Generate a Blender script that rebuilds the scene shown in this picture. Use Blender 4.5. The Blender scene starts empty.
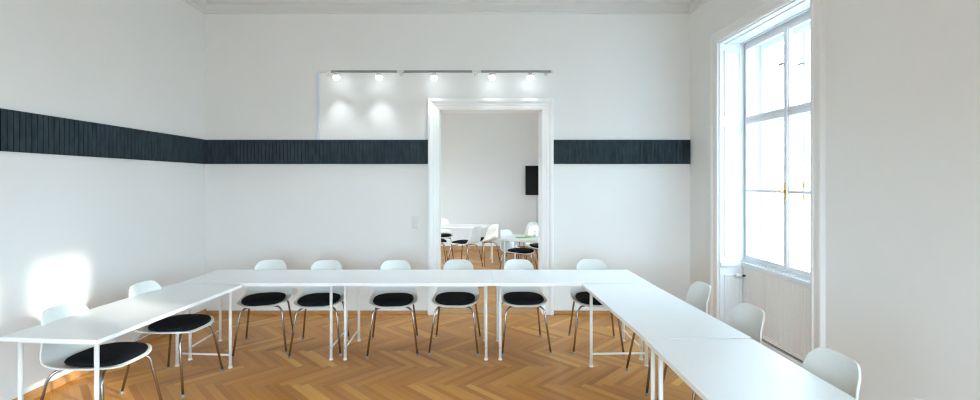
import bpy, bmesh, math, random
from mathutils import Vector, Matrix
random.seed(7)
S = bpy.context.scene
C = S.collection
PI = math.pi

# ------------------------------------------------------------------ materials
def mat(name, col=(.8, .8, .8), rough=.5, metal=0.0, spec=.5, coat=0.0, emit=None, estr=0.0):
    m = bpy.data.materials.new(name); m.use_nodes = True
    b = m.node_tree.nodes['Principled BSDF']
    b.inputs['Base Color'].default_value = (*col, 1)
    b.inputs['Roughness'].default_value = rough
    b.inputs['Metallic'].default_value = metal
    b.inputs['Specular IOR Level'].default_value = spec
    b.inputs['Coat Weight'].default_value = coat
    if emit:
        b.inputs['Emission Color'].default_value = (*emit, 1)
        b.inputs['Emission Strength'].default_value = estr
    return m

def noise_mat(name, c0, c1, scale=8, detail=4, rough=.6, spec=.5, bump=0.0, bscale=60, metal=0.0):
    m = mat(name, c0, rough, metal, spec)
    nt = m.node_tree; N = nt.nodes; L = nt.links; b = N['Principled BSDF']
    tc = N.new('ShaderNodeTexCoord')
    n = N.new('ShaderNodeTexNoise'); n.inputs['Scale'].default_value = scale; n.inputs['Detail'].default_value = detail
    L.new(tc.outputs['Object'], n.inputs['Vector'])
    r = N.new('ShaderNodeValToRGB')
    r.color_ramp.elements[0].position = .3; r.color_ramp.elements[0].color = (*c0, 1)
    r.color_ramp.elements[1].position = .7; r.color_ramp.elements[1].color = (*c1, 1)
    L.new(n.outputs['Fac'], r.inputs['Fac']); L.new(r.outputs['Color'], b.inputs['Base Color'])
    if bump:
        n2 = N.new('ShaderNodeTexNoise'); n2.inputs['Scale'].default_value = bscale; n2.inputs['Detail'].default_value = 6
        L.new(tc.outputs['Object'], n2.inputs['Vector'])
        bp = N.new('ShaderNodeBump'); bp.inputs['Strength'].default_value = bump; bp.inputs['Distance'].default_value = .004
        L.new(n2.outputs['Fac'], bp.inputs['Height']); L.new(bp.outputs['Normal'], b.inputs['Normal'])
    return m

M = {}
M['wall'] = noise_mat('wall_plaster', (.805, .805, .79), (.82, .82, .805), 1.5, 3, .75, .3, .12, 70)
M['ceiling'] = mat('ceiling_paint', (.70, .70, .69), .8)
M['trim'] = noise_mat('gloss_white_paint', (.86, .87, .87), (.88, .89, .89), 3, 2, .38, .5)
M['winpaint'] = noise_mat('window_white_paint', (.78, .80, .825), (.80, .82, .845), 3, 2, .35, .5)
M['grille'] = mat('grille_paint', (.85, .84, .82), .5)
M['top'] = noise_mat('white_laminate', (.90, .915, .92), (.92, .93, .935), 40, 2, .33, .5)
M['frame'] = mat('white_powder_coat', (.80, .79, .76), .35)
M['shell'] = noise_mat('white_plastic_shell', (.72, .735, .70), (.735, .75, .715), 20, 2, .42, .5)
M['pad'] = noise_mat('black_pad_fabric', (.006, .007, .009), (.013, .015, .018), 200, 3, .95, .15, .4, 500)
M['chrome'] = mat('chrome_tube', (.37, .355, .345), .26, 1.0)
M['rubber'] = mat('clear_grey_foot', (.25, .24, .23), .5)
M['brass'] = mat('brass_handle', (.78, .55, .22), .25, 1.0)
M['black'] = mat('black_screen', (.003, .003, .0035), .3, spec=.2)
M['blackframe'] = mat('black_bezel', (.01, .01, .012), .4)
M['alu'] = mat('grey_aluminium_track', (.28, .29, .30), .4, .6)
M['duct'] = mat('pale_plastic_duct', (.66, .72, .78), .45)
M['bulb'] = mat('lamp_lens', (1, 1, 1), .3, emit=(.86, .95, 1.0), estr=3)
M['switch'] = mat('switch_plastic', (.72, .72, .69), .35)
M['dark'] = mat('dark_gap', (.05, .03, .015), .9)
M['facade'] = noise_mat('facade_render', (.70, .68, .62), (.76, .74, .69), .8, 4, .9)  # only on the added sun-stopping blocks outside
M['green'] = mat('green_paper', (.22, .50, .10), .6)
M['yellow'] = mat('yellow_paper', (.75, .68, .12), .6)
M['base'] = noise_mat('oak_baseboard', (.42, .21, .075), (.52, .28, .11), 14, 5, .4)

def felt_mat():
    m = noise_mat('charcoal_felt', (.027, .041, .050), (.046, .067, .080), 24, 6, .95, .1, .5, 260)
    nt = m.node_tree; mp = nt.nodes.new('ShaderNodeMapping'); mp.inputs['Scale'].default_value = (1, 1, .3)   # fibres run vertically
    tcn = next(n for n in nt.nodes if n.type == 'TEX_COORD'); nn = next(n for n in nt.nodes if n.type == 'TEX_NOISE' and abs(n.inputs['Scale'].default_value - 24) < .1)
    nt.links.new(tcn.outputs['Object'], mp.inputs['Vector']); nt.links.new(mp.outputs['Vector'], nn.inputs['Vector'])
    return m
M['felt'] = felt_mat()

def glass_mat(name, fac, tint=(1, 1, 1)):
    m = bpy.data.materials.new(name); m.use_nodes = True
    nt = m.node_tree; N = nt.nodes; L = nt.links
    N.remove(N['Principled BSDF'])
    t = N.new('ShaderNodeBsdfTransparent'); t.inputs['Color'].default_value = (*tint, 1)
    g = N.new('ShaderNodeBsdfGlossy'); g.inputs['Roughness'].default_value = .02
    f = N.new('ShaderNodeFresnel'); f.inputs['IOR'].default_value = 1.45
    mx = N.new('ShaderNodeMixShader')
    if fac is None: L.new(f.outputs['Fac'], mx.inputs['Fac'])
    else: mx.inputs['Fac'].default_value = fac
    L.new(t.outputs[0], mx.inputs[1]); L.new(g.outputs[0], mx.inputs[2])
    L.new(mx.outputs[0], N['Material Output'].inputs['Surface'])
    return m
M['glass'] = glass_mat('window_glass', .05, (.97, .985, .99))
M['drinkglass'] = glass_mat('drinking_glass_clear', .22, (.93, .97, .96))

def parquet_mat():
    m = mat('oak_parquet', (.4, .2, .08), .3, spec=.35)
    nt = m.node_tree; N = nt.nodes; L = nt.links; b = N['Principled BSDF']
    a = N.new('ShaderNodeAttribute'); a.attribute_name = 'plank'
    uv = N.new('ShaderNodeUVMap'); uv.uv_map = 'UVMap'
    mp = N.new('ShaderNodeMapping'); mp.inputs['Scale'].default_value = (3.0, 55, 1)
    L.new(uv.outputs['UV'], mp.inputs['Vector'])
    n = N.new('ShaderNodeTexNoise'); n.inputs['Scale'].default_value = 1.0; n.inputs['Detail'].default_value = 6
    n.inputs['Distortion'].default_value = .8
    L.new(mp.outputs['Vector'], n.inputs['Vector'])
    r = N.new('ShaderNodeValToRGB'); e = r.color_ramp.elements
    e[0].position = 0; e[0].color = (.36, .142, .027, 1)
    e[1].position = 1; e[1].color = (.78, .44, .12, 1)
    k = e.new(.45); k.color = (.50, .215, .043, 1)
    k = e.new(.75); k.color = (.62, .295, .068, 1)
    mx = N.new('ShaderNodeMath'); mx.operation = 'MULTIPLY_ADD'
    mx.inputs[1].default_value = .30; 
    sb = N.new('ShaderNodeMath'); sb.operation = 'SUBTRACT'; sb.inputs[1].default_value = .15
    L.new(a.outputs['Fac'], sb.inputs[0])
    L.new(n.outputs['Fac'], mx.inputs[0]); L.new(sb.outputs[0], mx.inputs[2])
    L.new(mx.outputs[0], r.inputs['Fac']); L.new(r.outputs['Color'], b.inputs['Base Color'])
    rr = N.new('ShaderNodeMapRange'); rr.inputs['To Min'].default_value = .30; rr.inputs['To Max'].default_value = .42
    L.new(n.outputs['Fac'], rr.inputs['Value']); L.new(rr.outputs[0], b.inputs['Roughness'])
    return m
M['floor'] = parquet_mat()

# ------------------------------------------------------------------ mesh helpers
class MB:
    def __init__(s): s.v = []; s.f = []; s.mi = []
    def add(s, vs, fs, mi=0):
        o = len(s.v); s.v += [tuple(v) for v in vs]
        s.f += [tuple(i + o for i in f) for f in fs]; s.mi += [mi] * len(fs); return s
    def box(s, x0, x1, y0, y1, z0, z1, mi=0):
        x0, x1 = sorted((x0, x1)); y0, y1 = sorted((y0, y1)); z0, z1 = sorted((z0, z1))
        v = [(x0, y0, z0), (x1, y0, z0), (x1, y1, z0), (x0, y1, z0), (x0, y0, z1), (x1, y0, z1), (x1, y1, z1), (x0, y1, z1)]
        return s.add(v, [(0, 3, 2, 1), (4, 5, 6, 7), (0, 1, 5, 4), (1, 2, 6, 5), (2, 3, 7, 6), (3, 0, 4, 7)], mi)
    def tube(s, pts, r, n=10, r2=None):
        pts = [Vector(p) for p in pts]; m = len(pts); vs = []; fs = []
        up = None
        for i, p in enumerate(pts):
            d = (pts[min(i + 1, m - 1)] - pts[max(i - 1, 0)]).normalized()
            if up is None:
                up = d.orthogonal().normalized()
            up = (up - d * up.dot(d)).normalized(); w = d.cross(up)
            rr = r if r2 is None else r + (r2 - r) * i / (m - 1)
            for k in range(n):
                a = 2 * PI * k / n
                vs.append(p + up * (math.cos(a) * rr) + w * (math.sin(a) * rr))
        for i in range(m - 1):
            for k in range(n):
                k2 = (k + 1) % n
                fs.append((i * n + k, i * n + k2, (i + 1) * n + k2, (i + 1) * n + k))
        fs.append(tuple(range(n - 1, -1, -1))); fs.append(tuple(range((m - 1) * n, m * n)))
        return s.add(vs, fs)
    def lathe(s, c, prof, n=20, axis='z'):
        # prof: (radius, height) pairs
        vs = []; fs = []
        for (r, h) in prof:
            for k in range(n):
                a = 2 * PI * k / n
                if axis == 'z': vs.append((c[0] + r * math.cos(a), c[1] + r * math.sin(a), c[2] + h))
                elif axis == 'y': vs.append((c[0] + r * math.cos(a), c[1] + h, c[2] - r * math.sin(a)))
                else: vs.append((c[0] + h, c[1] + r * math.cos(a), c[2] + r * math.sin(a)))
        for i in range(len(prof) - 1):
            for k in range(n):
                k2 = (k + 1) % n
                fs.append((i * n + k, i * n + k2, (i + 1) * n + k2, (i + 1) * n + k))
        fs.append(tuple(range(n - 1, -1, -1))); fs.append(tuple(range((len(prof) - 1) * n, len(prof) * n)))
        return s.add(vs, fs)
    def build(s, name, m, parent=None, bevel=0, smooth=False, seg=2):
        me = bpy.data.meshes.new(name); me.from_pydata(s.v, [], s.f)
        bm = bmesh.new(); bm.from_mesh(me); bmesh.ops.recalc_face_normals(bm, faces=bm.faces); bm.to_mesh(me); bm.free()
        ms = m if isinstance(m, (list, tuple)) else [m]
        for q in ms: me.materials.append(q)
        for p, i in zip(me.polygons, s.mi): p.material_index = i
        o = bpy.data.objects.new(name, me); C.objects.link(o)
        if parent: o.parent = parent
        if smooth:
            for p in me.polygons: p.use_smooth = True
        if smooth == 'auto' or bevel:
            pass
        if bevel:
            b = o.modifiers.new('bevel', 'BEVEL'); b.width = bevel; b.segments = seg; b.limit_method = 'ANGLE'
            b.harden_normals = False
        return o

def fillet(pts, r, n=5):
    pts = [Vector(p) for p in pts]; out = [pts[0]]
    for i in range(1, len(pts) - 1):
        a, b, c = pts[i - 1], pts[i], pts[i + 1]
        d1 = (a - b); d2 = (c - b); rr = min(r, d1.length * .49, d2.length * .49)
        p0 = b + d1.normalized() * rr; p1 = b + d2.normalized() * rr
        for k in range(n + 1):
            t = k / n; out.append(p0 * (1 - t) ** 2 + b * 2 * t * (1 - t) + p1 * t * t)
    out.append(pts[-1]); return out

def sweep_frame(name, prof, u0, u1, z0, z1, to3, m, parent=None, closed=False):
    """mitred casing round an opening; prof = [(outward offset, projection)] closed polygon; to3(u, z, d) -> point"""
    mb = MB(); n = len(prof); vs = []
    if closed: path = [(-1, -1, u0, z0), (-1, 1, u0, z1), (1, 1, u1, z1), (1, -1, u1, z0)]
    else: path = [(-1, 0, u0, z0), (-1, 1, u0, z1), (1, 1, u1, z1), (1, 0, u1, z0)]
    for (su, sz, u, z) in path:
        for (o, d) in prof: vs.append(to3(u + su * o, z + sz * o, d))
    fs = []; m_ = len(path)
    for i in range(m_ if closed else m_ - 1):
        j = (i + 1) % m_
        for k in range(n):
            k2 = (k + 1) % n; fs.append((i * n + k, i * n + k2, j * n + k2, j * n + k))
    if not closed: fs.append(tuple(range(n))); fs.append(tuple(range((m_ - 1) * n, m_ * n))[::-1])
    mb.add(vs, fs); return mb.build(name, m, parent)

def tag(o, label, cat, group=None):
    o['label'] = label; o['category'] = cat
    if group: o['group'] = group
    return o
def struct(o): o['kind'] = 'structure'; return o
def empty(name, loc, rz=0):
    o = bpy.data.objects.new(name, None); C.objects.link(o); o.location = loc; o.rotation_euler = (0, 0, rz)
    o.empty_display_size = .1; return o
def copy_tree(o, parent=None):
    c = o.copy(); C.objects.link(c)
    if parent: c.parent = parent
    for ch in list(o.children): copy_tree(ch, c)
    return c
R = math.radians

# ------------------------------------------------------------------ room dimensions (metres)
XL, XR, YB, YF = -3.41, 2.72, 5.75, -1.9     # left wall, right wall, wall with the doorway, rear wall
YB2, YE = 6.08, 11.08                        # far face of that wall, end wall of next room
XO = 3.40                                    # outer face of the window wall
H = 4.06
DX0, DX1, DH = -.475, .87, 2.60              # doorway
WINS = [(3.66, 5.07), (-.37, 1.04), (7.25, 8.66)]
WT, SILL = 3.22, .80
XW, XW2 = 3.02, 3.19                       # inner and outer sash planes

# floor: herringbone oak
def build_floor():
    L_, W_ = .53, .056; g = .0007
    bm = bmesh.new(); uvl = bm.loops.layers.uv.new('UVMap'); cl = bm.loops.layers.float_color.new('plank')
    x0, x1, y0, y1 = XL - .32, XW + .02, YF - .32, YE + .1
    def plank(p, q, w, h, horiz):
        cs = [(p + g, q + g), (p + w - g, q + g), (p + w - g, q + h - g), (p + g, q + h - g)]
        P = [((a + b) / 2 ** .5, (b - a) / 2 ** .5 + 3.73) for a, b in cs]
        if max(x for x, _ in P) < x0 or min(x for x, _ in P) > x1 or max(y for _, y in P) < y0 or min(y for _, y in P) > y1: return
        vs = [bm.verts.new((x, y, 0)) for x, y in P]; f = bm.faces.new(vs)
        rv = min(1, max(0, random.gauss(.5, .17))); ou, ov = random.random() * 50, random.random() * 50
        for l, (a, b) in zip(f.loops, cs):
            u, v = (a - p, b - q) if horiz else (b - q, a - p)
            l[uvl].uv = (u + ou, v + ov); l[cl] = (rv, rv, rv, 1)
    for k in range(-260, 400):
        for j in range(-20, 22):
            ox, oy = k * W_ + j * L_, k * W_ - j * L_
            plank(ox, oy, L_, W_, True); plank(ox, oy + W_, W_, L_, False)
    for co, no in (((x0, 0, 0), (-1, 0, 0)), ((x1, 0, 0), (1, 0, 0)), ((0, y0, 0), (0, -1, 0)), ((0, y1, 0), (0, 1, 0))):
        bmesh.ops.bisect_plane(bm, geom=bm.verts[:] + bm.edges[:] + bm.faces[:], plane_co=co, plane_no=no, clear_outer=True)
    for f in bm.faces:
        if f.normal.z < 0: f.normal_flip()
    bmesh.ops.recalc_face_normals(bm, faces=[])
    n0 = len(bm.faces)
    r = bmesh.ops.create_cube(bm, size=1)
    for v in r['verts']:
        v.co = Vector(((x0 + x1) / 2 + v.co.x * (x1 - x0), (y0 + y1) / 2 + v.co.y * (y1 - y0), -.101 + v.co.z * .2))
    bm.faces.ensure_lookup_table()
    for i, f in enumerate(bm.faces):
        f.material_index = 0 if i < n0 else 1
    me = bpy.data.meshes.new('floor'); bm.to_mesh(me); bm.free()
    me.materials.append(M['floor']); me.materials.append(M['dark'])
    o = bpy.data.objects.new('floor', me); C.objects.link(o); struct(o)
build_floor()

# walls
# (wide unglazed openings added behind the camera and in the next room for daylight)
RO, LO, OH = (-1.5, 1.5), (7.8, 9.8), 2.3
struct(MB().box(XL - .4, XL, YF - .4, LO[0], -.2, H + .1).box(XL - .4, XL, LO[1], YE + .4, -.2, H + .1).box(XL - .4, XL, *LO, OH, H + .1)
       .box(XL - .4, XL, *LO, -.2, 0).build('wall_left', M['wall']))
struct(MB().box(XL, RO[0], YF - .4, YF, -.2, H + .1).box(RO[1], XR, YF - .4, YF, -.2, H + .1).box(*RO, YF - .4, YF, OH, H + .1)
       .box(*RO, YF - .4, YF, -.2, 0).build('wall_rear', M['wall']))
b = MB()
edges = sorted(WINS); prev = YF - .4
for (a, c) in edges:
    b.box(XR, XO, prev, a, -.2, H + .1); b.box(XR, XO, a, c, WT, H + .1); b.box(XW - .02, XO, a, c, -.2, SILL - .05); prev = c
b.box(XR, XO, prev, YE + .4, -.2, H + .1)
struct(b.build('wall_right', M['wall']))
b = MB().box(XL, DX0, YB, YB2, -.01, H).box(DX1, XR, YB, YB2, -.01, H).box(DX0, DX1, YB, YB2, DH, H)
struct(b.build('wall_back', M['wall']))
struct(MB().box(XL, XR, YE, YE + .4, -.2, H + .1).build('wall_end', M['wall']))
struct(MB().box(XL, XR, YF, YE, H, H + .1).build('ceiling', M['ceiling']))

# baseboards
bh = .055
def bboard(name, *args):
    b = MB()
    for a in args: b.box(*a)
    struct(b.build(name, M['base'], bevel=.004))
bboard('baseboard_left', (XL, XL + .018, YF, YB, 0, .07))
bboard('baseboard_back', (XL + .02, DX0 - .125, YB - .018, YB, 0, .045), (DX1 + .125, XR, YB - .018, YB, 0, .045))
bboard('baseboard_end', (XL, XR, YE - .018, YE, 0, .10))
bboard('baseboard_right', (XR - .018, XR, 5.21, YB - .02, 0, .045), (XR - .018, XR, 1.18, 3.52, 0, .045))

# cornice mouldings under the ceiling
cp = [(0, 3.79), (.015, 3.79), (.022, 3.805), (.022, 3.82), (.03, 3.83), (.03, 3.90), (.045, 3.91), (.05, 3.93), (.06, 3.97), (.08, 4.01), (.09, 4.02), (.09, H), (0, H)]
def cornice(name, pts):
    b = MB(); n = len(cp); vs = []
    for (x, y, sx, sy) in pts:
        for (d, z) in cp: vs.append((x + sx * d, y + sy * d, z))
    fs = []
    for i in range(len(pts) - 1):
        for k in range(n): fs.append((i * n + k, i * n + (k + 1) % n, (i + 1) * n + (k + 1) % n, (i + 1) * n + k))
    fs.append(tuple(range(n))); fs.append(tuple(range((len(pts) - 1) * n, len(pts) * n))[::-1])
    b.add(vs, fs); struct(b.build(name, M['ceiling']))
cornice('trim_1', [(XL, YF, 1, 1), (XL, YB, 1, -1), (XR, YB, -1, -1), (XR, YF, -1, 1)])

# doorway: lining and moulded casing on both faces
d = struct(MB().box(DX0 - .001, DX0 + .02, YB - .002, YB2 + .002, 0, DH).box(DX1 - .02, DX1 + .001, YB - .002, YB2 + .002, 0, DH)
           .box(DX0, DX1, YB - .002, YB2 + .002, DH - .02, DH + .001).build('door_1', M['trim']))
prof = [(0, 0), (0, .018), (.018, .018), (.022, .026), (.045, .028), (.05, .034), (.075, .036), (.09, .048), (.10, .052), (.105, .058), (.13, .058), (.135, .05), (.135, 0)]
sweep_frame('casing', prof, DX0 + .02, DX1 - .02, 0, DH - .02, lambda u, z, dd: (u, YB - dd, z), M['trim'], d)
sweep_frame('casing', prof, DX0 + .02, DX1 - .02, 0, DH - .02, lambda u, z, dd: (u, YB2 + dd, z), M['trim'], d)
MB().box(DX0, DX1, YB, YB2, -.001, .006).build('threshold', M['base'], d)

# ------------------------------------------------------------------ windows (double box casements in panelled niches)
def member(b, x, y0, y1, z0, z1, t): b.box(x - t / 2, x + t / 2, y0, y1, z0, z1)
def sash(x, y0, y1, z0, z1, parent, bars, w=.031, t=.036):
    b = MB()
    member(b, x, y0, y0 + w, z0, z1, t); member(b, x, y1 - w, y1, z0, z1, t)
    member(b, x, y0 + w, y1 - w, z0, z0 + w * 1.1, t); member(b, x, y0 + w, y1 - w, z1 - w, z1, t)
    for z in bars: member(b, x, y0 + w, y1 - w, z - .015, z + .015, t * .8)
    s = b.build('sash', M['winpaint'], parent, bevel=.004)
    MB().box(x - .002, x + .002, y0 + w - .005, y1 - w + .005, z0 + w, z1 - w + .005).build('pane', M['glass'], s)
    return s
def handle(x, y, parent, dz=0):
    h = MB().box(x - .034, x - .019, y - .018, y + .018, 1.50 + dz, 1.67 + dz).build('handle', M['brass'], parent, bevel=.004)
    k = MB().tube(fillet([(x - .03, y, 1.585 + dz), (x - .075, y, 1.585 + dz), (x - .078, y + .055, 1.575 + dz)], .02), .010, 8)
    k.build('lever', M['brass'], h, smooth=True)
def make_window(i, y0, y1):
    w = struct(empty('window_%d' % i, (0, 0, 0)))
    ym = (y0 + y1) / 2
    for x, fr in ((XW, .045), (XW2 + .01, .05)):
        b = MB(); t = .06
        member(b, x + .01, y0, y0 + fr, SILL - .03, 3.20, t); member(b, x + .01, y1 - fr, y1, SILL - .03, 3.20, t)
        member(b, x + .01, y0 + fr, y1 - fr, 3.15, 3.22, t); member(b, x + .01, y0 + fr, y1 - fr, SILL - .03, SILL + .035, t)
        member(b, x + .01, y0 + fr, y1 - fr, 2.330, 2.356, t)
        b.build('frame', M['winpaint'], w, bevel=.004)
        for (a, c) in ((y0 + fr - .01, ym - .002), (ym + .002, y1 - fr + .01)):
            sash(x - .015, a, c, SILL + .03, 2.332, w, [1.575])
            sash(x - .015, a, c, 2.354, 3.155, w, [])
        MB().box(x - .045, x - .032, ym - .022, ym + .022, SILL + .03, 3.155).build('astragal', M['winpaint'], w, bevel=.004)
        handle(x - .015, ym, w) if x == XW else handle(x - .015, ym, w, -.0)
        MB().box(x - .062, x - .044, ym - .01, ym + .075, 2.80, 2.822).build('latch', M['alu'], w, bevel=.003)
    # sill board inside, projecting into the niche
    b = MB().box(XW - .078, XW + .0, y0, y1, SILL - .045, SILL - .012).box(XW - .064, XW, y0, y1, SILL - .075, SILL - .045).box(XW - .05, XW, y0, y1, SILL - .012, SILL + .004)
    b.build('sill', M['winpaint'], w, bevel=.006)
    MB().box(XW + .03, XW2 - .02, y0, y1, SILL - .05, SILL - .02).build('box_bottom', M['winpaint'], w)
    # ribbed radiator cover under the sill
    b = MB().box(XW - .046, XW - .022, y0 + .02, y1 - .02, .05, SILL - .07)
    n = 38; st = (y1 - y0 - .04) / n
    for k in range(n):
        b.box(XW - .049, XW - .045, y0 + .02 + k * st + .003, y0 + .02 + (k + 1) * st - .003, .09, SILL - .085)
    b.box(XW - .056, XW - .03, y0 + .02, y1 - .02, .05, .085)
    b.build('radiator_cover', M['grille'], w, bevel=.002)
    MB().box(XW - .066, XW - .022, y0 + .02, y1 - .02, .0, .03).build('cover_rail', M['grille'], w)
    MB().box(XW - .030, XW - .022, y0 + .02, y1 - .02, .03, .05).build('shadow_gap', M['dark'], w)
    # panelled reveals (shutter boxes) on both sides and soffit
    for yy, s in ((y1, -1), (y0, 1)):
        b = MB()
        t0, t1 = yy, yy + s * .014
        X0, X1 = XR - .002, XW - .03
        b.box(X0, X1, t0, t1, 0, WT)                                   # back board
        for (z0, z1) in ((SILL + .05, 2.28), (2.40, 3.12), (.14, SILL - .16)):
            a, c = X0 + .05, X1 - .045
            if z1 < 1: a += .0; c -= .0
            q = .012
            b.box(a, a + q, t1, t1 + s * .010, z0, z1); b.box(c - q, c, t1, t1 + s * .010, z0, z1)
            b.box(a, c, t1, t1 + s * .010, z0, z0 + q); b.box(a, c, t1, t1 + s * .010, z1 - q, z1)
            b.box(a + .03, c - .03, t1, t1 + s * .006, z0 + .035, z1 - .035)
        b.box(X0, X1, t1, t1 + s * .028, SILL - .06, SILL - .02)
        b.build('reveal_panel', M['winpaint'], w, bevel=.003)
    MB().box(XR - .002, XW - .03, y0, y1, WT - .014, WT).box(XR + .06, XR + .075, y0, y1, WT - .026, WT - .012).box(XW - .075, XW - .06, y0, y1, WT - .026, WT - .012).build('soffit', M['winpaint'], w)
    wp = [(0, 0), (0, .022), (.02, .03), (.03, .03), (.036, .022), (.085, .022), (.095, .036), (.105, .042), (.125, .042), (.13, .034), (.13, 0)]
    sweep_frame('casing', wp, y0, y1, 0, WT, lambda u, z, dd: (XR - dd, u, z), M['wall'], w)
    return w
for i, (a, c) in enumerate(WINS): make_window(i + 1, a, c)
# radiator valve in the far corner of the visible niche
rv = empty('radiator_valve', (XW - .10, 5.0, .64))
tag(rv, 'white thermostat knob with dark stem under the window sill, in the niche corner', 'radiator valve')
MB().lathe((0, 0, 0), [(.012, .0), (.026, .004), (.028, .02), (.028, .055), (.022, .066), (.008, .07)], 16, 'x').build('knob', M['switch'], rv, smooth=True)
b = MB().tube([(0.0, 0, 0), (.04, 0, 0)], .012, 10).tube(fillet([(.03, 0, 0), (.06, 0, 0), (.06, 0, -.06)], .02), .008, 8)
b.build('stem', M['blackframe'], rv, smooth=True)
rv.children[0].location = (-.06, 0, 0)

# ------------------------------------------------------------------ acoustic felt bands
Z0, Z1, FT = 1.895, 2.20, .022
def felt(name, label, a0, a1, fn):
    b = MB(); n = round((a1 - a0) / .046); st = (a1 - a0) / n
    fn(b, a0, a1, 0, .012, Z0, Z1)
    for k in range(n): fn(b, a0 + k * st + .0035, a0 + (k + 1) * st - .0035, .010, FT, Z0, Z1)
    o = b.build(name, M['felt']); tag(o, label, 'acoustic panel', None); return o
fb = lambda b, a, c, d0, d1, z0, z1: b.box(a, c, YB - d1, YB - d0, z0, z1)
fl = lambda b, a, c, d0, d1, z0, z1: b.box(XL + d0, XL + d1, a, c, z0, z1)
felt('felt_wall_band', 'long charcoal ribbed felt band running along the left wall', -1.2, YB - .024, fl)
felt('felt_wall_band', 'charcoal ribbed felt band on the back wall between the left corner and the cable duct', XL + .001, -1.91, fb)
felt('felt_wall_band', 'charcoal ribbed felt band on the back wall ending at the left of the doorway casing', -1.908, DX0 - .12, fb)
felt('felt_wall_band', 'charcoal ribbed felt band on the back wall to the right of the doorway', DX1 + .12, XR - .004, fb)

# ------------------------------------------------------------------ track light
TY, TZ = YB - .16, 3.025
tx = lambda px: (px - 475) * TY / 455
tr = empty('track_light', (0, TY, TZ))
tag(tr, 'long slim grey track with five glowing spots on the wall above the doorway', 'track light')
for (a, c) in ((331, 397), (404, 472), (481, 551)):
    MB().box(tx(a), tx(c), -.014, .014, -.012, .012).build('track', M['alu'], tr, bevel=.002)
for (a, c) in ((319, 331), (397, 404), (472, 481), (551, 553)):
    MB().box(tx(a), tx(c), -.016, .016, -.014, .014).build('connector', M['switch'], tr, bevel=.003)
for px in (325, 400, 476, 548):
    MB().box(tx(px) - .01, tx(px) + .01, .014, .16, -.008, .008).box(tx(px) - .025, tx(px) + .025, .15, .16, -.025, .025).build('wall_bracket', M['switch'], tr)
for px in (336.5, 379, 434, 492, 530.5):
    x = tx(px)
    h = MB().lathe((x, -.0, -.045), [(.010, .036), (.016, .034), (.03, .02), (.036, .0), (.036, -.012)], 18).build('spot_head', M['switch'], tr, smooth=True)
    MB().lathe((x, -.0, -.058), [(.036, .0), (.041, -.010), (.040, -.024), (.030, -.038), (.016, -.046), (.004, -.048)], 18).build('lens', M['bulb'], h, smooth=True)
    ld = bpy.data.lights.new('spot_lamp', 'SPOT'); ld.energy = 12; ld.spot_size = R(86); ld.spot_blend = 1; ld.shadow_soft_size = .03; ld.color = (.86, .95, 1)
    lo = bpy.data.objects.new('spot_lamp', ld); C.objects.link(lo); lo.parent = h; lo.location = (x, .0, -.10); lo.rotation_euler = (R(-4), 0, 0)
dct = MB().box(-.02, .02, 0, .014, 0, TZ - Z1 + .03).build('cable_duct', M['duct'], bevel=.002)
dct.location = ((318 - 475) * YB / 455, YB - .0145, Z1 - .005)
tag(dct, 'thin vertical pale cable duct from the track light down to the felt band', 'cable duct')

# switch and round wall outlet
sw = empty('light_switch', (-.755, YB, 1.165))
tag(sw, 'white double light switch plate on the wall left of the doorway', 'light switch')
MB().box(-.04, .04, -.010, 0, -.08, .08).build('plate', M['switch'], sw, bevel=.004)
for z in (.04, -.04): MB().box(-.028, .028, -.016, -.008, z - .03, z + .03).build('rocker', M['switch'], sw, bevel=.003)
so = empty('wall_outlet', (-2.28, YB, .29))
tag(so, 'round white wall outlet low on the back wall behind the tables', 'outlet')
MB().lathe((0, 0, 0), [(.045, 0), (.045, -.008), (.04, -.012), (.032, -.012)], 24, 'y').build('plate', M['switch'], so)
MB().lathe((0, -.0, 0), [(.03, -.0125), (.03, -.014), (.022, -.014)], 20, 'y').build('socket', M['switch'], so)

# ------------------------------------------------------------------ tables
TH, TL, TW = .735, 1.455, .645
def make_table():
    t = empty('folding_table', (0, 0, 0))
    MB().box(-TL / 2, TL / 2, -TW / 2, TW / 2, TH - .026, TH).build('tabletop', M['top'], t, bevel=.002)
    for sx in (-1, 1):
        x = sx * (TL / 2 - .065)
        for sy in (-1, 1):
            y = sy * (TW / 2 - .07)
            l = MB().tube([(x, y, .012), (x, y, TH - .028)], .0135, 12).build('leg', M['frame'], t, smooth=True)
            MB().lathe((x, y, 0), [(.019, 0), (.020, .004), (.019, .010), (.0135, .014)], 14).build('foot', M['frame'], l)
            MB().lathe((x + .0, y, .115), [(.004, -.0145), (.004, .0145)], 8, 'y').build('screw', M['blackframe'], l)
        yy = TW / 2 - .07
        MB().tube([(x, -yy, .115), (x, yy, .115)], .009, 10).build('stretcher', M['frame'], t, smooth=True)
        MB().box(x - .012, x + .012, -yy, yy, TH - .05, TH - .027).build('top_rail', M['frame'], t)
    yy = TW / 2 - .07
    for s in (-1, 1):
        MB().box(-TL / 2 + .065, TL / 2 - .065, s * yy - .010, s * yy + .010, TH - .046, TH - .027).build('side_rail', M['frame'], t)
    return t
T0 = make_table()
first = [True]
def table(x, y, rz, label, group='white conference tables'):
    t = T0 if first[0] else copy_tree(T0); first[0] = False
    t.location = (x, y, 0); t.rotation_euler = (0, 0, R(rz)); tag(t, label, 'table', group); return t
YR = 4.53
table(-2.015, YR, 0, 'white table forming the left end of the back row, near the corner of the room')
table(-.558, YR, 0, 'middle white table of the back row, in front of the doorway')
table(.899, YR, 0, 'white table forming the right end of the back row, under the right felt band')
table(-2.505, 3.453, 90 - 4.5, 'slightly angled white table along the left wall, with a sun patch on its top')
table(1.325, 3.466, 90 + 1.8, 'white table on the right side running from the back row past the window')
table(1.332, 1.995, 90 - .6, 'nearest white table on the right, its top running out of the bottom of the picture')

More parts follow.
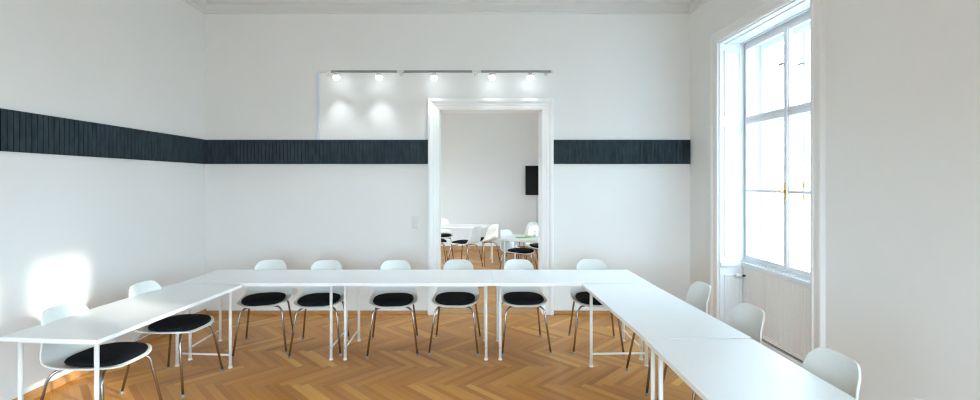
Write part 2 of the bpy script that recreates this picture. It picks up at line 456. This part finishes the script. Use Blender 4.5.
# ------------------------------------------------------------------ chairs
def shell_mesh():
    # side profile (y, z, half width); chair faces -Y
    P = [(-.252, .462, .186), (-.240, .472, .196), (-.19, .480, .214), (-.10, .477, .230), (0, .473, .234), (.10, .475, .234),
         (.165, .484, .230), (.21, .504, .222), (.235, .535, .213), (.252, .580, .200), (.270, .64, .178), (.290, .72, .162), (.310, .785, .154), (.322, .825, .150)]
    # resample by arc length
    pts = [Vector(p) for p in P]; d = [0]
    for i in range(1, len(pts)): d.append(d[-1] + (pts[i].xy - pts[i - 1].xy).length)
    T = d[-1]; NV, NU = 40, 20
    def at(s):
        for i in range(1, len(d)):
            if s <= d[i] + 1e-9:
                t = (s - d[i - 1]) / (d[i] - d[i - 1]); 
                p0 = pts[max(i - 2, 0)]; p1 = pts[i - 1]; p2 = pts[i]; p3 = pts[min(i + 1, len(pts) - 1)]
                return .5 * ((2 * p1) + (p2 - p0) * t + (2 * p0 - 5 * p1 + 4 * p2 - p3) * t * t + (3 * p1 - p0 - 3 * p2 + p3) * t ** 3)
        return pts[-1]
    ss = []
    for i in range(NV + 1):
        t = i / NV; t = t - .6 * math.sin(2 * PI * t) / (2 * PI)    # denser at both ends
        ss.append(t * T)
    vs = []; fs = []
    for s in ss:
        p = at(s); w = p.z
        for e, r in ((s, .13), (T - s, .085)):
            if e < r: w -= (r - math.sqrt(max(0, r * r - (r - e) ** 2))) * 1.0
        f = min(1, max(0, (p.y - .46) / .25))       # 0 seat .. 1 back
        for k in range(NU + 1):
            u = -1 + 2 * k / NU; x = u * w
            q = (x / .235) ** 2
            y = p.x - f * .075 * q ; z = p.y + (1 - f) * .022 * q * q
            if f < 1: y -= f * 0
            vs.append((x, y, z))
    n = NU + 1
    for i in range(NV):
        for k in range(NU): fs.append((i * n + k, i * n + k + 1, (i + 1) * n + k + 1, (i + 1) * n + k))
    return vs, fs
def make_chair():
    c = empty('shell_chair', (0, 0, 0))
    vs, fs = shell_mesh()
    me = bpy.data.meshes.new('seat_shell'); me.from_pydata(vs, [], fs); me.materials.append(M['shell'])
    for p in me.polygons: p.use_smooth = True
    o = bpy.data.objects.new('seat_shell', me); C.objects.link(o); o.parent = c
    m = o.modifiers.new('thick', 'SOLIDIFY'); m.thickness = .011; m.offset = -1
    m = o.modifiers.new('round', 'BEVEL'); m.width = .0035; m.segments = 2; m.limit_method = 'ANGLE'; m.angle_limit = R(50)
    # seat pad: rounded D-shape cushion
    vs = []; fs = []; NA = 48
    rings = [(1.0, .004), (1.03, .014), (1.0, .026), (.93, .034), (.75, .040), (.5, .043), (.25, .044), (.02, .044)]
    for (k, dz) in [(.9, 0)] + rings:
        for a in range(NA):
            th = 2 * PI * a / NA; cx, sx = math.cos(th), math.sin(th)
            ex = 2 / 3.4
            x = .194 * math.copysign(abs(cx) ** ex, cx); y = .190 * math.copysign(abs(sx) ** ex, sx)
            x *= 1 - .10 * max(0, y / .2)
            x *= k; y = y * k - .04
            q = (x / .235) ** 2
            z = .478 + .022 * q * q + dz + (.012 * max(0, (y - .1)) / .1) - (.010 * max(0, (-y - .19)) / .05)
            vs.append((x, y, z))
    nr = len(rings) + 1
    for i in range(nr - 1):
        for a in range(NA): fs.append((i * NA + a, i * NA + (a + 1) % NA, (i + 1) * NA + (a + 1) % NA, (i + 1) * NA + a))
    fs.append(tuple(range(NA))[::-1]); fs.append(tuple(range((nr - 1) * NA, nr * NA)))
    MB().add(vs, fs).build('seat_pad', M['pad'], c, smooth=True)
    # underseat frame + four chrome legs
    b = MB().box(-.06, .06, -.10, .08, .448, .462)
    b.tube([(-.10, -.11, .449), (.10, -.11, .449)], .008, 8).tube([(-.10, .10, .449), (.10, .10, .449)], .008, 8)
    b.build('seat_bracket', M['chrome'], c)
    for sx in (-1, 1):
        for (y0, y1, yf) in ((-.11, -.185, -.255), (.10, .19, .265)):
            pts = fillet([(sx * .07, y0, .446), (sx * .185, y1, .438), (sx * .236, yf, .012)], .075, 8)
            l = MB().tube(pts, .0095, 12).build('leg', M['chrome'], c, smooth=True)
            MB().lathe((sx * .2365, yf, 0), [(.012, 0), (.0125, .012), (.011, .022)], 12).build('foot', M['rubber'], l)
    return c
CH0 = make_chair(); cf = [True]
GR = 'white shell chairs around the conference tables'
def chair(x, y, rz, label, group=GR):
    c = CH0 if cf[0] else copy_tree(CH0); cf[0] = False
    c.location = (x, y, 0); c.rotation_euler = (0, 0, R(rz)); tag(c, label, 'chair', group); return c
chair(-2.13, 4.62, 14, 'slightly turned white chair with black pad, behind the back row nearest the left corner')
chair(-1.56, 4.60, 7, 'white chair with black pad behind the back row, second from the left corner')
chair(-.82, 4.60, 7, 'white chair with black pad behind the back row, just left of the doorway')
chair(-.195, 4.64, -3, 'white chair at the back row, in the left half of the doorway')
chair(.485, 4.65, 3, 'white chair at the back row, in the right half of the doorway')
chair(1.225, 4.65, -7, 'white chair at the right end of the back row, right of the doorway')
chair(-2.55, 3.11, 84, 'nearest white chair with black pad between the left wall and the angled table')
chair(-2.50, 3.80, 84, 'white chair with black pad at the angled table, next to the back row')
chair(1.60, 3.80, -90, 'white chair by the window, farthest one along the right tables')
chair(1.59, 3.10, -88, 'white chair standing in front of the radiator cover below the window')
chair(1.49, 2.24, -88, 'large near white chair against the bare right wall past the window')
chair(1.46, 1.70, -90, 'white chair of which only the top edge shows at the bottom right')

# ------------------------------------------------------------------ far room
G2 = 'tables in the next room'; G3 = 'white chairs in the next room'
table(-.31, 9.62, 0, 'far white table seen through the left of the doorway', G2)
table(1.20, 7.465, -25, 'white table with glasses seen through the right of the doorway', G2)
chair(-.20, 8.80, 236, 'white chair seen from behind at the far left table, left of its neighbour', G3)
chair(.16, 9.20, 226, 'white chair seen from behind at the right end of the far left table', G3)
chair(-.72, 9.98, 5, 'white chair beyond the far left table, its back next to the left casing', G3)
chair(-.80, 9.02, 100, 'chair with black pad at the far left table, half hidden by the left door casing', G3)
chair(.745, 7.765, 46, 'white chair with black pad at the left end of the table with glasses', G3)
chair(1.20, 8.40, 4, 'white chair with black pad behind the table with glasses, beside the right casing', G3)
chair(.95, 9.3, -60, 'farthest white chair, behind the table with glasses', G3)
tv = empty('television', (1.83, YE, 1.695))
tag(tv, 'black flat television on the end wall of the next room', 'television')
MB().box(-.61, .61, -.09, -.045, -.355, .355).build('bezel', M['blackframe'], tv, bevel=.004)
MB().box(-.598, .598, -.092, -.0895, -.343, .343).build('screen', M['black'], tv)
MB().box(-.2, .2, -.046, -.001, -.15, .15).build('wall_mount', M['blackframe'], tv)
o = MB().box(-.014, .014, -.012, 0, 0, 1.30).build('cable_duct', M['duct']); o.location = (1.50, YE, .03)
tag(o, 'thin white cable duct running down the wall under the television', 'cable duct')
for i, (gx, gy, lb) in enumerate(((1.00, 7.62, 'clear drinking glass on the far right table, farther from the right casing'), (1.08, 7.60, 'clear drinking glass on the far right table, closest to the right casing'))):
    g = MB().lathe((0, 0, 0), [(.026, 0), (.033, .11), (.0315, .11), (.0245, .006)], 18).build('drinking_glass', M['drinkglass'], smooth=False)
    g.location = (gx, gy, TH); tag(g, lb, 'glass', 'glasses on the far table')
o = MB().box(-.12, .12, -.08, .08, 0, .003).build('leaflet', M['green']); o.location = (.80, 7.62, TH); o.rotation_euler.z = .3
tag(o, 'green leaflet lying on the far right table', 'leaflet', 'leaflets on the far table')
o = MB().box(-.07, .07, -.10, .10, 0, .003).build('leaflet', M['yellow']); o.location = (.93, 7.80, TH); o.rotation_euler.z = -.2
tag(o, 'yellow leaflet on the far right table beside the green one', 'leaflet', 'leaflets on the far table')

# added blocks out of view: stop the middle window's sun, narrow the near window's
struct(MB().box(12, 16, -3.1, 1.4, -6, 8.5).build('wall_courtyard', M['facade']))
struct(MB().box(12, 16, -12, -5.83, -6, 8.5).build('wall_courtyard', M['facade']))

# ------------------------------------------------------------------ light
w = bpy.data.worlds.new('sky'); S.world = w; w.use_nodes = True
nt = w.node_tree; bg = nt.nodes['Background']
bg.inputs['Strength'].default_value = 5.0
tc = nt.nodes.new('ShaderNodeTexCoord'); sx_ = nt.nodes.new('ShaderNodeSeparateXYZ'); rp = nt.nodes.new('ShaderNodeValToRGB')
nt.links.new(tc.outputs['Generated'], sx_.inputs[0]); mr = nt.nodes.new('ShaderNodeMapRange')
mr.inputs['From Min'].default_value = -1; nt.links.new(sx_.outputs['Z'], mr.inputs['Value']); nt.links.new(mr.outputs[0], rp.inputs['Fac'])
e = rp.color_ramp.elements; e[0].position = .47; e[0].color = (.17, .21, .24, 1); e[1].position = .53; e[1].color = (.63, .84, 1.0, 1)
nt.links.new(rp.outputs['Color'], bg.inputs['Color'])
sd = bpy.data.lights.new('sun', 'SUN'); sd.energy = 2.1; sd.angle = R(2.0); sd.color = (1, .93, .82)
so_ = bpy.data.objects.new('sun', sd); C.objects.link(so_)
so_.rotation_euler = Vector((-1, .48, -.322)).to_track_quat('-Z', 'Y').to_euler()
so_.location = (8, 0, 6)
PORT = [((XO + .01, (a + c) / 2, 2.0), (0, R(90), 0), 2.45, 1.41) for a, c in WINS]
PORT += [((XL - .41, sum(LO) / 2, OH / 2), (0, R(-90), 0), OH, 2.0), ((0, YF - .41, OH / 2), (0, R(90), R(-90)), OH, 3.0)]
for (loc, rot, s1, s2) in PORT:
    ad = bpy.data.lights.new('window_portal', 'AREA'); ad.shape = 'RECTANGLE'; ad.size = s1; ad.size_y = s2
    ad.cycles.is_portal = True
    ao = bpy.data.objects.new('window_portal', ad); C.objects.link(ao); ao.location = loc
    ao.rotation_euler = rot

# ------------------------------------------------------------------ camera
cd = bpy.data.cameras.new('camera'); cam = bpy.data.objects.new('camera', cd); C.objects.link(cam)
cam.location = (0, 0, 1.68); cam.rotation_euler = (R(90), 0, 0)
cd.sensor_width = 36; cd.lens = 455 / 980 * 36; cd.shift_x = 15 / 980; cd.shift_y = -19 / 980
cd.clip_start = .05; S.camera = cam

S.view_settings.view_transform = 'Standard'; S.view_settings.look = 'None'
S.view_settings.gamma = 1; S.view_settings.use_curve_mapping = False; S.view_settings.exposure = 1.94
S.cycles.max_bounces = 14; S.cycles.diffuse_bounces = 10; S.cycles.glossy_bounces = 4; S.cycles.transparent_max_bounces = 16
S.cycles.use_denoising = True; S.cycles.denoising_prefilter = 'ACCURATE'; S.cycles.filter_width = 1.2
S.cycles.sample_clamp_indirect = 8
